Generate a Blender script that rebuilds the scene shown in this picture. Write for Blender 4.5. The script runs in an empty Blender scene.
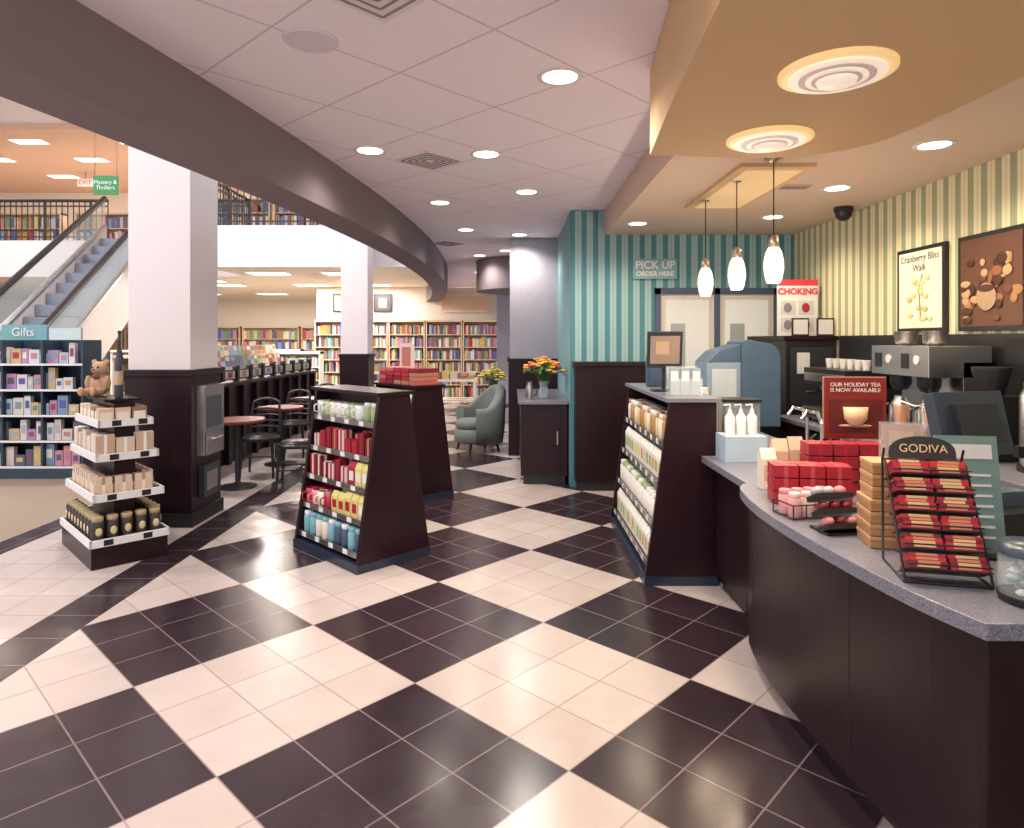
import bpy, bmesh, math, random
from mathutils import Matrix, Vector
random.seed(7)
S=bpy.context.scene
rad=math.radians
try:
    S.view_settings.view_transform='Standard'
    S.view_settings.look='None'
    S.view_settings.exposure=0.3
except Exception as e: print(e)

# ---------------------------------------------------------------- materials
_c={}
def nn(nt,t,**k):
    n=nt.nodes.new(t)
    for a,b in k.items(): setattr(n,a,b)
    return n
def math_(nt,op,a,b=None,c=None):
    n=nt.nodes.new('ShaderNodeMath'); n.operation=op
    for i,v in enumerate((a,b,c)):
        if v is None: continue
        if isinstance(v,(int,float)): n.inputs[i].default_value=v
        else: nt.links.new(v,n.inputs[i])
    return n.outputs[0]
def mix_(nt,f,a,b):
    n=nt.nodes.new('ShaderNodeMix'); n.data_type='RGBA'
    def s(sock,v):
        if isinstance(v,(int,float)): sock.default_value=v
        elif isinstance(v,tuple): sock.default_value=(v[0],v[1],v[2],1)
        else: nt.links.new(v,sock)
    s(n.inputs['Factor'],f); s(n.inputs['A'],a); s(n.inputs['B'],b)
    return n.outputs['Result']
def mat(name,col,rough=.5,metal=0,emit=0,alpha=1,var=.08,nscale=18,bump=0,coat=0,ecol=None):
    if name in _c: return _c[name]
    m=bpy.data.materials.new(name); m.use_nodes=True; nt=m.node_tree
    p=nt.nodes['Principled BSDF']
    p.inputs['Roughness'].default_value=rough; p.inputs['Metallic'].default_value=metal
    p.inputs['Base Color'].default_value=(*col,1)
    if rough>=.7: p.inputs['Specular IOR Level'].default_value=.12
    if coat: p.inputs['Coat Weight'].default_value=coat
    if alpha<1: p.inputs['Alpha'].default_value=alpha
    if emit:
        p.inputs['Emission Color'].default_value=(*(ecol or col),1); p.inputs['Emission Strength'].default_value=emit
    elif var:
        tc=nn(nt,'ShaderNodeTexCoord'); no=nn(nt,'ShaderNodeTexNoise'); no.inputs['Scale'].default_value=nscale
        nt.links.new(tc.outputs['Object'],no.inputs['Vector'])
        a=tuple(min(1,x*(1-var)) for x in col); b=tuple(min(1,x*(1+var)) for x in col)
        nt.links.new(mix_(nt,no.outputs['Fac'],a,b),p.inputs['Base Color'])
        if bump:
            bp=nn(nt,'ShaderNodeBump'); bp.inputs['Strength'].default_value=bump; bp.inputs['Distance'].default_value=.01
            nt.links.new(no.outputs['Fac'],bp.inputs['Height']); nt.links.new(bp.outputs['Normal'],p.inputs['Normal'])
    _c[name]=m; return m
def P(r,g,b,rough=.45):
    return mat('paint_%02d_%02d_%02d'%(r*99,g*99,b*99),(r,g,b),rough)

def wood_mat():
    m=bpy.data.materials.new('dark_wood'); m.use_nodes=True; nt=m.node_tree; p=nt.nodes['Principled BSDF']
    tc=nn(nt,'ShaderNodeTexCoord'); mp=nn(nt,'ShaderNodeMapping'); mp.inputs['Scale'].default_value=(30,30,2.5)
    no=nn(nt,'ShaderNodeTexNoise'); no.inputs['Scale'].default_value=3; no.inputs['Detail'].default_value=5
    nt.links.new(tc.outputs['Object'],mp.inputs[0]); nt.links.new(mp.outputs[0],no.inputs['Vector'])
    nt.links.new(mix_(nt,no.outputs['Fac'],(.009,.003,.006),(.026,.008,.013)),p.inputs['Base Color'])
    p.inputs['Roughness'].default_value=.34; p.inputs['Specular IOR Level'].default_value=.28
    return m
WOOD=wood_mat()
def granite_mat(name,c0,c1,c2):
    m=bpy.data.materials.new(name); m.use_nodes=True; nt=m.node_tree; p=nt.nodes['Principled BSDF']
    tc=nn(nt,'ShaderNodeTexCoord'); no=nn(nt,'ShaderNodeTexNoise'); no.inputs['Scale'].default_value=190; no.inputs['Detail'].default_value=3
    nt.links.new(tc.outputs['Object'],no.inputs['Vector'])
    r=nn(nt,'ShaderNodeValToRGB'); r.color_ramp.interpolation='CONSTANT'
    e=r.color_ramp.elements; e[0].position=0; e[0].color=(*c0,1); e[1].position=.43; e[1].color=(*c1,1)
    x=e.new(.6); x.color=(*c2,1)
    nt.links.new(no.outputs['Fac'],r.inputs[0]); nt.links.new(r.outputs[0],p.inputs['Base Color'])
    p.inputs['Roughness'].default_value=.3
    return m
GRAN=granite_mat('speckled_laminate',(.11,.11,.14),(.17,.17,.22),(.27,.27,.34))

def floor_mat():
    m=bpy.data.materials.new('checker_floor_tile'); m.use_nodes=True; nt=m.node_tree; p=nt.nodes['Principled BSDF']
    g=nn(nt,'ShaderNodeNewGeometry')
    mp=nn(nt,'ShaderNodeMapping'); s=.926; th=-rad(46.5)
    mp.inputs['Scale'].default_value=(1/s,1/s,1); mp.inputs['Rotation'].default_value=(0,0,th)
    px,py=-.458/s,3.13/s
    mp.inputs['Location'].default_value=(-(px*math.cos(th)-py*math.sin(th)),-(px*math.sin(th)+py*math.cos(th)),0)
    nt.links.new(g.outputs['Position'],mp.inputs[0])
    sp=nn(nt,'ShaderNodeSeparateXYZ'); nt.links.new(mp.outputs[0],sp.inputs[0])
    sg=nn(nt,'ShaderNodeSeparateXYZ'); nt.links.new(g.outputs['Position'],sg.inputs[0])
    u,v=sp.outputs[0],sp.outputs[1]; X,Y=sg.outputs[0],sg.outputs[1]
    sm=math_(nt,'ADD',math_(nt,'FLOOR',u),math_(nt,'FLOOR',v))
    dark=math_(nt,'SUBTRACT',1,math_(nt,'FLOORED_MODULO',sm,2))
    left=math_(nt,'LESS_THAN',X,-2.42); left2=math_(nt,'LESS_THAN',X,-2.72); left3=math_(nt,'LESS_THAN',X,-3.86)
    ld=math_(nt,'ADD',math_(nt,'SUBTRACT',left,left2),left3)
    dk=math_(nt,'ADD',math_(nt,'MULTIPLY',dark,math_(nt,'SUBTRACT',1,left)),ld)
    def sel(a,b):
        return math_(nt,'ADD',math_(nt,'MULTIPLY',a,math_(nt,'SUBTRACT',1,left)),math_(nt,'MULTIPLY',b,left))
    U=sel(math_(nt,'MULTIPLY',u,3),math_(nt,'DIVIDE',math_(nt,'ADD',X,2.42),.3)); V=sel(math_(nt,'MULTIPLY',v,3),math_(nt,'DIVIDE',Y,.3))
    def line(a):
        d=math_(nt,'SUBTRACT',.5,math_(nt,'ABSOLUTE',math_(nt,'SUBTRACT',math_(nt,'FRACT',a),.5)))
        return math_(nt,'LESS_THAN',d,.012)
    gr=math_(nt,'MAXIMUM',line(U),line(V))
    cb=nn(nt,'ShaderNodeCombineXYZ'); nt.links.new(math_(nt,'FLOOR',U),cb.inputs[0]); nt.links.new(math_(nt,'FLOOR',V),cb.inputs[1])
    wn=nn(nt,'ShaderNodeTexWhiteNoise'); nt.links.new(cb.outputs[0],wn.inputs['Vector'])
    no=nn(nt,'ShaderNodeTexNoise'); no.inputs['Scale'].default_value=6; no.inputs['Detail'].default_value=5; nt.links.new(g.outputs['Position'],no.inputs['Vector'])
    f=math_(nt,'ADD',math_(nt,'MULTIPLY',wn.outputs['Value'],.5),math_(nt,'MULTIPLY',no.outputs['Fac'],.5))
    wc=mix_(nt,f,(.40,.335,.315),(.52,.455,.43)); dc=mix_(nt,f,(.019,.011,.016),(.037,.022,.029))
    c=mix_(nt,dk,wc,dc); gc=mix_(nt,dk,(.31,.25,.235),(.17,.12,.13))
    c=mix_(nt,gr,c,gc)
    nt.links.new(c,p.inputs['Base Color'])
    nt.links.new(math_(nt,'ADD',.15,math_(nt,'MULTIPLY',no.outputs['Fac'],.13)),p.inputs['Roughness'])
    return m
def ceil_mat():
    m=bpy.data.materials.new('acoustic_ceiling_tile'); m.use_nodes=True; nt=m.node_tree; p=nt.nodes['Principled BSDF']
    g=nn(nt,'ShaderNodeNewGeometry'); mp=nn(nt,'ShaderNodeMapping'); s=.72
    mp.inputs['Scale'].default_value=(1/s,1/s,1); mp.inputs['Rotation'].default_value=(0,0,-rad(46.5)); nt.links.new(g.outputs['Position'],mp.inputs[0])
    sp=nn(nt,'ShaderNodeSeparateXYZ'); nt.links.new(mp.outputs[0],sp.inputs[0])
    def line(a):
        d=math_(nt,'SUBTRACT',.5,math_(nt,'ABSOLUTE',math_(nt,'SUBTRACT',math_(nt,'FRACT',a),.5)))
        return math_(nt,'LESS_THAN',d,.009)
    gr=math_(nt,'MAXIMUM',line(sp.outputs[0]),line(sp.outputs[1]))
    no=nn(nt,'ShaderNodeTexNoise'); no.inputs['Scale'].default_value=90; nt.links.new(g.outputs['Position'],no.inputs['Vector'])
    c=mix_(nt,no.outputs['Fac'],(.84,.765,.84),(.93,.86,.93))
    nt.links.new(mix_(nt,gr,c,(.64,.57,.63)),p.inputs['Base Color']); p.inputs['Roughness'].default_value=.9; p.inputs['Specular IOR Level'].default_value=.1
    return m
def stripe_mat(name,a,b,per):
    m=bpy.data.materials.new(name); m.use_nodes=True; nt=m.node_tree; p=nt.nodes['Principled BSDF']
    g=nn(nt,'ShaderNodeNewGeometry'); sg=nn(nt,'ShaderNodeSeparateXYZ'); nt.links.new(g.outputs['Position'],sg.inputs[0])
    t=math_(nt,'FRACT',math_(nt,'DIVIDE',math_(nt,'ADD',sg.outputs[0],sg.outputs[1]),per))
    s1=math_(nt,'LESS_THAN',t,.46)
    d=math_(nt,'LESS_THAN',math_(nt,'ABSOLUTE',math_(nt,'SUBTRACT',t,.73)),.03)
    c=mix_(nt,s1,b,a); c=mix_(nt,math_(nt,'MULTIPLY',d,.5),c,a)
    nt.links.new(c,p.inputs['Base Color']); p.inputs['Roughness'].default_value=.7; p.inputs['Specular IOR Level'].default_value=.2
    return m
FLOOR=floor_mat(); CEIL=ceil_mat()
TEAL=stripe_mat('teal_stripe_wallpaper',(.085,.235,.28),(.32,.48,.50),.128)
SAGE=stripe_mat('sage_stripe_wallpaper',(.34,.37,.25),(.74,.68,.46),.128)
WHITE=mat('white_paint',(.76,.72,.73),.6); CREAM=mat('cream_paint',(.82,.75,.65),.7)
LAV=mat('lavender_gray_paint',(.40,.38,.44),.8); TAUPE=mat('taupe_soffit_paint',(.245,.205,.225),.9,var=.02)
TAN=mat('tan_soffit_paint',(.70,.49,.29),.8,var=.02,nscale=3); MAUVE=mat('mauve_soffit_paint',(.68,.53,.43),.8,var=.02)
ORNG=mat('peach_ceiling_paint',(.72,.50,.36),.8); CARPET=mat('beige_carpet',(.26,.205,.16),.95,var=.25,nscale=120,bump=.5)
BLACK=mat('black_plastic',(.012,.012,.015),.4); METAL=mat('stainless_steel',(.52,.50,.49),.3,1,var=.03)
CHROME=mat('chrome',(.8,.8,.8),.12,1,var=0); BRASS=mat('brushed_nickel',(.55,.45,.36),.3,1,var=0)
NAVY=mat('navy_plinth',(.018,.026,.05),.3); TEALG=mat('teal_gray_laminate',(.14,.24,.28),.5); BLUG=mat('blue_gray_plastic',(.08,.13,.20),.35)
ACR=mat('clear_acrylic',(.85,.92,.95),.05,alpha=.22,var=0); GLASS=mat('balustrade_glass',(.7,.8,.82),.05,alpha=.25,var=0)
LAMP=mat('lamp_glow',(1,.93,.82),emit=4,ecol=(1,.93,.82)); LAMPW=mat('warm_ring_glow',(.9,.6,.3),emit=.4,ecol=(1,.70,.30))
RINGW=mat('white_ring_glow',(.9,.8,.7),emit=.4,ecol=(1,.86,.68)); RINGL=mat('lilac_ring_glow',(.68,.55,.56),emit=.1,ecol=(1,.75,.72))
SHADE=mat('opal_glass_glow',(1,.84,.74),emit=.75,ecol=(1,.76,.66)); PANELG=mat('troffer_glow',(1,.95,.85),emit=3.5,ecol=(1,.95,.85))
MAROON=mat('red_brown_laminate',(.17,.035,.03),.3); FABRIC=mat('gray_upholstery',(.17,.19,.185),.95,var=.15,nscale=60,bump=.2)
PLUSH=mat('plush_fur',(.48,.31,.20),.95,var=.3,nscale=120,bump=.6); GOLD=mat('gold_card',(.48,.26,.12),.4,.2); RED=P(.36,.012,.03); DRED=P(.17,.008,.02)
LABEL=P(.72,.72,.74); LEAF=P(.05,.15,.04)
BOOKS=[P(.4,.04,.04),P(.08,.12,.35),P(.68,.6,.48),P(.12,.3,.2),P(.55,.28,.08),P(.7,.68,.65),P(.25,.08,.12),P(.1,.1,.13),P(.4,.44,.52),P(.6,.5,.18),P(.5,.22,.26),P(.2,.32,.44),P(.3,.18,.1)]

# ---------------------------------------------------------------- mesh builder
class B:
    def __init__(s,name,loc=(0,0,0),rz=0):
        s.name=name; s.loc=loc; s.rz=rad(rz); s.v=[]; s.f=[]; s.mi=[]; s.sm=[]; s.mats=[]; s.T=Matrix.Identity(4)
    def add(s,vs,fs,m,smooth=False):
        o=len(s.v); s.v+= [tuple(s.T@Vector(p)) for p in vs]
        if m not in s.mats: s.mats.append(m)
        i=s.mats.index(m)
        for f in fs: s.f.append(tuple(o+k for k in f)); s.mi.append(i); s.sm.append(smooth)
    def at(s,x=0,y=0,z=0,rz=0,rx=0,ry=0):
        s.T=Matrix.Translation((x,y,z))@Matrix.Rotation(rad(rz),4,'Z')@Matrix.Rotation(rad(ry),4,'Y')@Matrix.Rotation(rad(rx),4,'X'); return s
    def b(s,x0,x1,y0,y1,z0,z1,m):
        s.add([(x0,y0,z0),(x1,y0,z0),(x1,y1,z0),(x0,y1,z0),(x0,y0,z1),(x1,y0,z1),(x1,y1,z1),(x0,y1,z1)],
              [(0,3,2,1),(4,5,6,7),(0,1,5,4),(1,2,6,5),(2,3,7,6),(3,0,4,7)],m); return s
    def box(s,c,d,m):
        return s.b(c[0]-d[0]/2,c[0]+d[0]/2,c[1]-d[1]/2,c[1]+d[1]/2,c[2]-d[2]/2,c[2]+d[2]/2,m)
    def prism(s,poly,z0,z1,m,mb=None):
        n=len(poly); vs=[(x,y,z0) for x,y in poly]+[(x,y,z1) for x,y in poly]
        s.add(vs,[(i,(i+1)%n,n+(i+1)%n,n+i) for i in range(n)]+[tuple(range(n,2*n))],m)
        s.add(vs[:n],[tuple(reversed(range(n)))],mb or m); return s
    def exx(s,poly,x0,x1,m):
        n=len(poly); vs=[(x0,y,z) for y,z in poly]+[(x1,y,z) for y,z in poly]
        s.add(vs,[(i,(i+1)%n,n+(i+1)%n,n+i) for i in range(n)]+[tuple(range(n,2*n)),tuple(reversed(range(n)))],m); return s
    def exy(s,poly,y0,y1,m):
        n=len(poly); vs=[(x,y0,z) for x,z in poly]+[(x,y1,z) for x,z in poly]
        s.add(vs,[(i,(i+1)%n,n+(i+1)%n,n+i) for i in range(n)]+[tuple(range(n,2*n)),tuple(reversed(range(n)))],m); return s
    def lathe(s,prof,c,m,seg=20,smooth=True):
        vs=[];fs=[]
        for r,z in prof:
            for k in range(seg):
                a=2*math.pi*k/seg; vs.append((c[0]+r*math.cos(a),c[1]+r*math.sin(a),c[2]+z))
        for i in range(len(prof)-1):
            for k in range(seg):
                k2=(k+1)%seg; fs.append((i*seg+k,i*seg+k2,(i+1)*seg+k2,(i+1)*seg+k))
        s.add(vs,fs,m,smooth)
        o=len(prof)-1
        if prof[0][0]>1e-4: s.add(vs[:seg],[tuple(reversed(range(seg)))],m)
        if prof[o][0]>1e-4: s.add(vs[o*seg:],[tuple(range(seg))],m)
        return s
    def cyl(s,c,r,h,m,r2=None,seg=20):
        return s.lathe([(r,0),(r if r2 is None else r2,h)],c,m,seg)
    def ell(s,c,r,m,seg=14,rings=9):
        if isinstance(r,(int,float)): r=(r,r,r)
        vs=[];fs=[]
        for i in range(rings+1):
            t=math.pi*i/rings
            for k in range(seg):
                a=2*math.pi*k/seg; q=max(math.sin(t),1e-3); vs.append((c[0]+r[0]*q*math.cos(a),c[1]+r[1]*q*math.sin(a),c[2]+r[2]*math.cos(t)))
        for i in range(rings):
            for k in range(seg):
                k2=(k+1)%seg; fs.append((i*seg+k,(i+1)*seg+k,(i+1)*seg+k2,i*seg+k2))
        s.add(vs,fs,m,True); return s
    def tube(s,pts,r,m,seg=8):
        pts=[Vector(p) for p in pts]; vs=[];fs=[]
        for i,p in enumerate(pts):
            d=(pts[min(i+1,len(pts)-1)]-pts[max(i-1,0)]).normalized()
            a=d.orthogonal().normalized() if i==0 else (a-d*a.dot(d)).normalized()
            bq=d.cross(a); rr=r[i] if isinstance(r,(list,tuple)) else r
            for k in range(seg):
                t=2*math.pi*k/seg; vs.append(tuple(p+a*rr*math.cos(t)+bq*rr*math.sin(t)))
        n=len(pts)
        for i in range(n-1):
            for k in range(seg):
                k2=(k+1)%seg; fs.append((i*seg+k,i*seg+k2,(i+1)*seg+k2,(i+1)*seg+k))
        s.add(vs,fs,m,True)
        s.add(vs[:seg],[tuple(range(seg))],m); s.add(vs[-seg:],[tuple(range(seg))],m)
        return s
    def done(s,bevel=0,parent=None):
        me=bpy.data.meshes.new(s.name); me.from_pydata(s.v,[],s.f)
        for m in s.mats: me.materials.append(m)
        me.polygons.foreach_set('material_index',s.mi); me.polygons.foreach_set('use_smooth',s.sm)
        bm=bmesh.new(); bm.from_mesh(me); bmesh.ops.recalc_face_normals(bm,faces=bm.faces); bm.to_mesh(me); bm.free()
        o=bpy.data.objects.new(s.name,me); S.collection.objects.link(o); o.location=s.loc; o.rotation_euler=(0,0,s.rz)
        if bevel:
            md=o.modifiers.new('bevel','BEVEL'); md.width=bevel; md.segments=2; md.limit_method='ANGLE'; md.angle_limit=rad(50)
        if parent: o.parent=parent
        return o
def text(parent,body,size,loc,m,rot=(90,0,0),name='lettering',bold=0):
    c=bpy.data.curves.new(name,'FONT'); c.body=body; c.size=size; c.align_x='CENTER'; c.align_y='CENTER'; c.extrude=.0008; c.offset=bold
    c.materials.append(m); o=bpy.data.objects.new(name,c); S.collection.objects.link(o)
    o.location=loc; o.rotation_euler=tuple(rad(a) for a in rot); o.parent=parent; return o
def light(kind,loc,power,col=(1,.93,.85),size=.08,spot=150,parent=None,name='lamp_light'):
    l=bpy.data.lights.new(name,kind); l.energy=power; l.color=col
    if kind=='AREA': l.shape='DISK'; l.size=size
    else: l.shadow_soft_size=size
    if kind=='SPOT': l.spot_size=rad(spot); l.spot_blend=.8
    o=bpy.data.objects.new(name,l); S.collection.objects.link(o); o.location=loc
    if parent: o.parent=parent
    return o

# ---------------------------------------------------------------- room shell
def xin(y): return -1.15-.0132*(y-10)**2
ys=[-3+i*.5 for i in range(43)]
B('floor').b(-4.1,3.3,-3,18.2,-.1,0,FLOOR).done()
B('floor_carpet').prism([(-20,-3),(-4.1,-3),(-4.1,18.2),(3.3,18.2),(3.3,24),(-20,24)],-.1,0,CARPET).done()
B('ceiling').prism([(xin(y),y) for y in ys]+[(3.3,18),(3.3,-3)],3.05,3.15,CEIL).done()
q=B('trim_curved_soffit'); vs=[];fs=[]
for y in ys:
    vs+=[(xin(y)-.33,y,2.65),(xin(y),y,2.65),(xin(y),y,3.45),(xin(y)-.33,y,3.45)]
for i in range(len(ys)-1):
    a=i*4
    for k in range(4): k2=(k+1)%4; fs.append((a+k,a+k2,a+4+k2,a+4+k))
q.add(vs,fs,TAUPE); q.done()
pm=[(-20,15),(-6,15),(-6,13)]+[(xin(y)-.34,y) for y in [13,14,15,16,17,18]]+[(-2.3,24),(-20,24)]
B('ceiling_mezzanine_slab').prism(pm,3.05,3.87,WHITE,CREAM).done()
B('ceiling_atrium').b(-20,-1.0,-3,16.8,7.1,7.2,WHITE).done()
B('ceiling_upper_floor').b(-20,3.3,16.8,24,6.95,7.2,ORNG).done()
B('wall_far').b(-20,3.3,24,24.15,0,7.2,CREAM).done()
B('wall_left').b(-20.1,-20,12,24,0,7.2,WHITE).done()
B('wall_bookshop_back').b(-5.3,-.3,18,18.15,0,3.04,CREAM).done()
B('wall_corridor').b(-.3,3.3,13,18,0,3.04,LAV).done()
B('wall_right').b(3.1,3.25,-3,7.45,0,3.04,SAGE).done()
B('wall_back').b(.64,3.1,7.3,7.45,0,3.04,TEAL).done()
B('wall_side').b(.64,.78,7.45,9.3,0,3.04,TEAL).done()
c=B('wall_gray_pier').b(-.03,.82,9.3,10.0,1.34,3.04,LAV); c.b(-.05,.84,9.28,10.02,0,1.32,WOOD); c.b(-.07,.86,9.26,10.04,1.32,1.36,WOOD).done()
q=B('trim_round_soffit'); q.cyl((.35,12.1,2.5),1.0,.54,TAUPE,seg=48).done()
B('ceiling_service_soffit').b(1.02,3.1,1.0,7.3,2.78,3.04,MAUVE).done()
cl=[(.50,-1),(.56,1.0),(.60,1.9),(.655,2.7),(.73,3.51)]+[(1.1,3.56),(1.4,3.57),(1.62,3.5),(1.72,3.42),(1.79,3.33),(1.84,3.2),(1.87,3.05),(1.89,2.7),(1.90,2.3),(1.90,-1)]
B('ceiling_tan_cloud').prism(cl,2.60,3.04,TAN).done()
r=B('ceiling_light_coffer').b(1.5,2.0,4.35,5.75,2.755,2.78,TAN); r.b(1.56,1.94,4.42,5.68,2.748,2.756,mat('coffer_glow',(.9,.65,.35),emit=.15,ecol=(1,.7,.35))).done()

def column(y,x=-3.065,ztop=7.05,h=.27):
    q=B('column',(x,y,0))
    q.b(-h,h,-h,h,1.36,ztop,mat('column_white_paint',(.80,.75,.77),.75,var=.015))
    q.b(-h-.02,h+.02,-h-.02,h+.02,0.12,1.3,WOOD); q.b(-h-.04,h+.04,-h-.04,h+.04,0,.12,BLACK); q.b(-h-.035,h+.035,-h-.035,h+.035,1.30,1.36,WOOD)
    return q.done(.004)
column(6.03); column(12.6,-2.94,7.05,.25)
q=B('newspaper_vending_box',(-2.772,6.02,0)); q.b(0,.07,-.2,.2,.60,1.2,METAL); q.b(.07,.075,-.14,.14,.84,1.12,P(.06,.07,.09)); q.b(.075,.082,-.17,.17,.60,.80,METAL); q.tube([(.085,-.08,.74),(.11,-.08,.74),(.11,.08,.74),(.085,.08,.74)],.008,CHROME,6); q.b(.0,.09,-.20,.20,1.2,1.22,METAL)
q.b(0,.05,-.15,.15,.22,.5,P(.03,.035,.05)); q.b(.05,.055,-.1,.1,.28,.44,METAL); q.done(.003)

# ---------------------------------------------------------------- ceiling fixtures
def downlight(x,y,z,p=90,r=.095,col=(1,.90,.80)):
    q=B('recessed_downlight',(x,y,z)); q.lathe([(r,-.004),(r+.025,-.008),(r+.03,0)],(0,0,0),WHITE,24); q.cyl((0,0,-.005),r,.003,LAMP,seg=24)
    o=q.done()
    if p: light('SPOT',(0,0,-.03),p,col,.07,150,o)
for x,y,p in [(.26,3.6,105),(-1.07,5.0,30),(.14,6.4,110),(-.75,6.9,25),(-.6,8.6,30),(.1,9.0,75),(-.55,11.2,50),(-.2,5.1,70),(-.7,14,50),(-.4,12.6,30),(.3,1.2,100),(-1.3,1.6,80),(-.7,16.2,60),(-.1,10.6,0)]:
    downlight(x,y,3.05,p)
for x,y,p in [(2.51,3.94,60),(2.48,5.06,60),(2.46,6.25,55),(1.25,6.6,40),(2.5,2.6,50)]: downlight(x,y,2.78,p,.085,(1,.82,.58))
q=B('ceiling_speaker',(-.96,3.16,3.05)); q.lathe([(.12,-.012),(.13,-.006),(.13,0)],(0,0,0),P(.72,.66,.74),28).done()
SLOT=mat('vent_slot',(.30,.26,.30),.8)
def vent(x,y,z,s=.3,m=WHITE):
    q=B('air_vent',(x,y,z),46.5); q.b(-s,s,-s,s,-.008,0,m)
    for k in range(4):
        w=s*(.85-.2*k); t=.013
        for a in (-1,1):
            q.b(-w,w,a*w-t/2,a*w+t/2,-.012,-.008,SLOT); q.b(a*w-t/2,a*w+t/2,-w,w,-.012,-.008,SLOT)
    q.done()
vent(-.65,5.27,3.05,.19); vent(-.56,2.62,3.05,.25); vent(-.95,9.8,3.05,.2)
q=B('linear_air_vent',(2.05,5.0,2.78)); q.b(-.2,.2,-.06,.06,-.01,0,TAN)
for k in range(4): q.b(-.18,.18,-.045+k*.026,-.03+k*.026,-.014,-.01,SLOT)
q.done()
for x,y in [(1.18,2.41),(1.25,3.22)]:
    q=B('ring_ceiling_light',(x,y,2.60))
    q.lathe([(.20,0),(.20,-.012),(.185,-.018)],(0,0,0),LAMPW,40)
    q.lathe([(.165,-.018),(.165,-.026)],(0,0,0),RINGW,40); q.lathe([(.13,-.026),(.13,-.03)],(0,0,0),RINGL,40)
    q.lathe([(.105,-.03),(.105,-.034)],(0,0,0),RINGW,40); q.lathe([(.085,-.034),(.085,-.038)],(0,0,0),RINGL,40); q.lathe([(.07,-.038),(.065,-.05),(0,-.055)],(0,0,0),RINGW,40)
    o=q.done(); light('SPOT',(0,0,-.1),60,(1,.80,.55),.12,165,o)
for x,y in [(1.57,5.38),(1.60,4.72),(1.65,4.18)]:
    q=B('pendant_lamp',(x,y,2.78)); q.lathe([(.06,0),(.06,-.02),(.02,-.04)],(0,0,0),BRASS,20); q.tube([(0,0,-.03),(0,0,-.53)],.004,BLACK,6)
    q.lathe([(.012,-.5),(.03,-.52),(.035,-.57),(.03,-.58)],(0,0,0),BRASS,20)
    q.lathe([(.032,-.575),(.05,-.61),(.06,-.66),(.062,-.71),(.052,-.77),(.04,-.80)],(0,0,0),SHADE,24)
    o=q.done(); light('POINT',(0,0,-.86),10,(1,.78,.56),.05,parent=o)
q=B('security_camera_dome',(2.9,5.8,2.78)); q.cyl((0,0,-.04),.08,.04,BLACK); q.lathe([(.07,-.04),(.065,-.08),(.04,-.11),(.005,-.12)],(0,0,0),BLACK).done()
for x in (-9.5,-7.4,-5.2,-3.6):
    for y in (14.2 if x>-6 else 16,17.2,20.5):
        q=B('ceiling_troffer',(x,y,3.05)); q.b(-.45,.45,-.28,.28,-.012,0,WHITE); q.b(-.4,.4,-.24,.24,-.016,-.012,PANELG); o=q.done()
        light('AREA',(0,0,-.05),68,(1,.90,.80),.6,parent=o)
for x in (-16,-13.2,-10.4,-7.6,-5,-2):
    for y in (17.8,19.6,21.6):
        q=B('ceiling_troffer',(x+(y-17)*.3,y,6.95)); q.b(-.45,.45,-.22,.22,-.012,0,WHITE); q.b(-.4,.4,-.19,.19,-.016,-.012,PANELG); o=q.done()
        if y==19.6: light('AREA',(0,0,-.05),75,(1,.85,.70),.6,parent=o)
for x,y in ((-8,6),(-5,9),(-11,11),(-5,2)):
    q=B('atrium_downlight',(x,y,7.1)); q.cyl((0,0,-.02),.2,.02,LAMP); o=q.done(); light('AREA',(0,0,-.05),270,(1,.93,.90),.5,parent=o)

# ---------------------------------------------------------------- mezzanine rail, escalator, upper shelves
def rail(name,p0,p1,h=.92):
    p0=Vector(p0);p1=Vector(p1); L=(p1-p0).length; a=math.degrees(math.atan2((p1-p0).y,(p1-p0).x))
    q=B(name,tuple(p0),a); q.tube([(0,0,h),(L,0,h)],.035,BLACK); q.b(0,L,-.015,.015,.08,.11,BLACK); q.b(0,L,-.015,.015,h-.14,h-.11,BLACK)
    n=int(L/.13)
    for i in range(n+1):
        x=L*i/n; w=.022 if i%8==0 else .009
        q.b(x-w,x+w,-w,w,0,h,BLACK)
    q.done()
rail('balcony_railing',(-5.95,13.1,3.87),(-1.75,13.1,3.87)); rail('balcony_railing',(-5.95,15.0,3.87),(-5.95,13.12,3.87))
rail('balcony_railing',(-19,15.1,3.87),(-9.2,15.1,3.87)); rail('balcony_railing',(-7.95,15.1,3.87),(-6.0,15.1,3.87))
q=B('escalator',(-6.72,8.37,0),11.3)
sk=[(-.9,0),(-.9,.3),(0,.3),(6.7,4.14),(6.7,3.1),(1.4,0)]
STR=mat('escalator_cladding',(.72,.65,.62),.5)
for x0 in (0,-1.08): q.exx(sk,x0,x0+.08,STR)
q.exx([(1.4,.05),(6.7,3.1),(6.7,3.2),(1.4,.15)],-1.0,0,STR)
n=17
for i in range(n):
    y=i*6.7/n; z=(i+1)*3.84/n; q.b(-.98,-.02,y,y+6.7/n+.04,z-.22,z-.02,mat('escalator_step',(.11,.14,.18),.45,.4)); q.b(-.98,-.02,y-.004,y+.03,z-.22,z-.016,mat('escalator_riser',(.24,.28,.34),.4,.4))
for x in (.04,-1.04):
    q.exx([(-.85,.3),(-.9,.85),(0,.85),(6.7,4.75),(6.7,4.14),(0,.3)],x-.006,x+.006,GLASS)
    q.tube([(x,-.95,.55),(x,-1.02,.75),(x,-.9,.92),(x,0,.93),(x,6.7,4.77)],.055,BLACK)
    q.exx([(-.9,.28),(0,.28),(6.7,4.12),(6.7,4.18),(0,.34),(-.9,.34)],x-.05,x+.05,METAL)
q.done()
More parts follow.
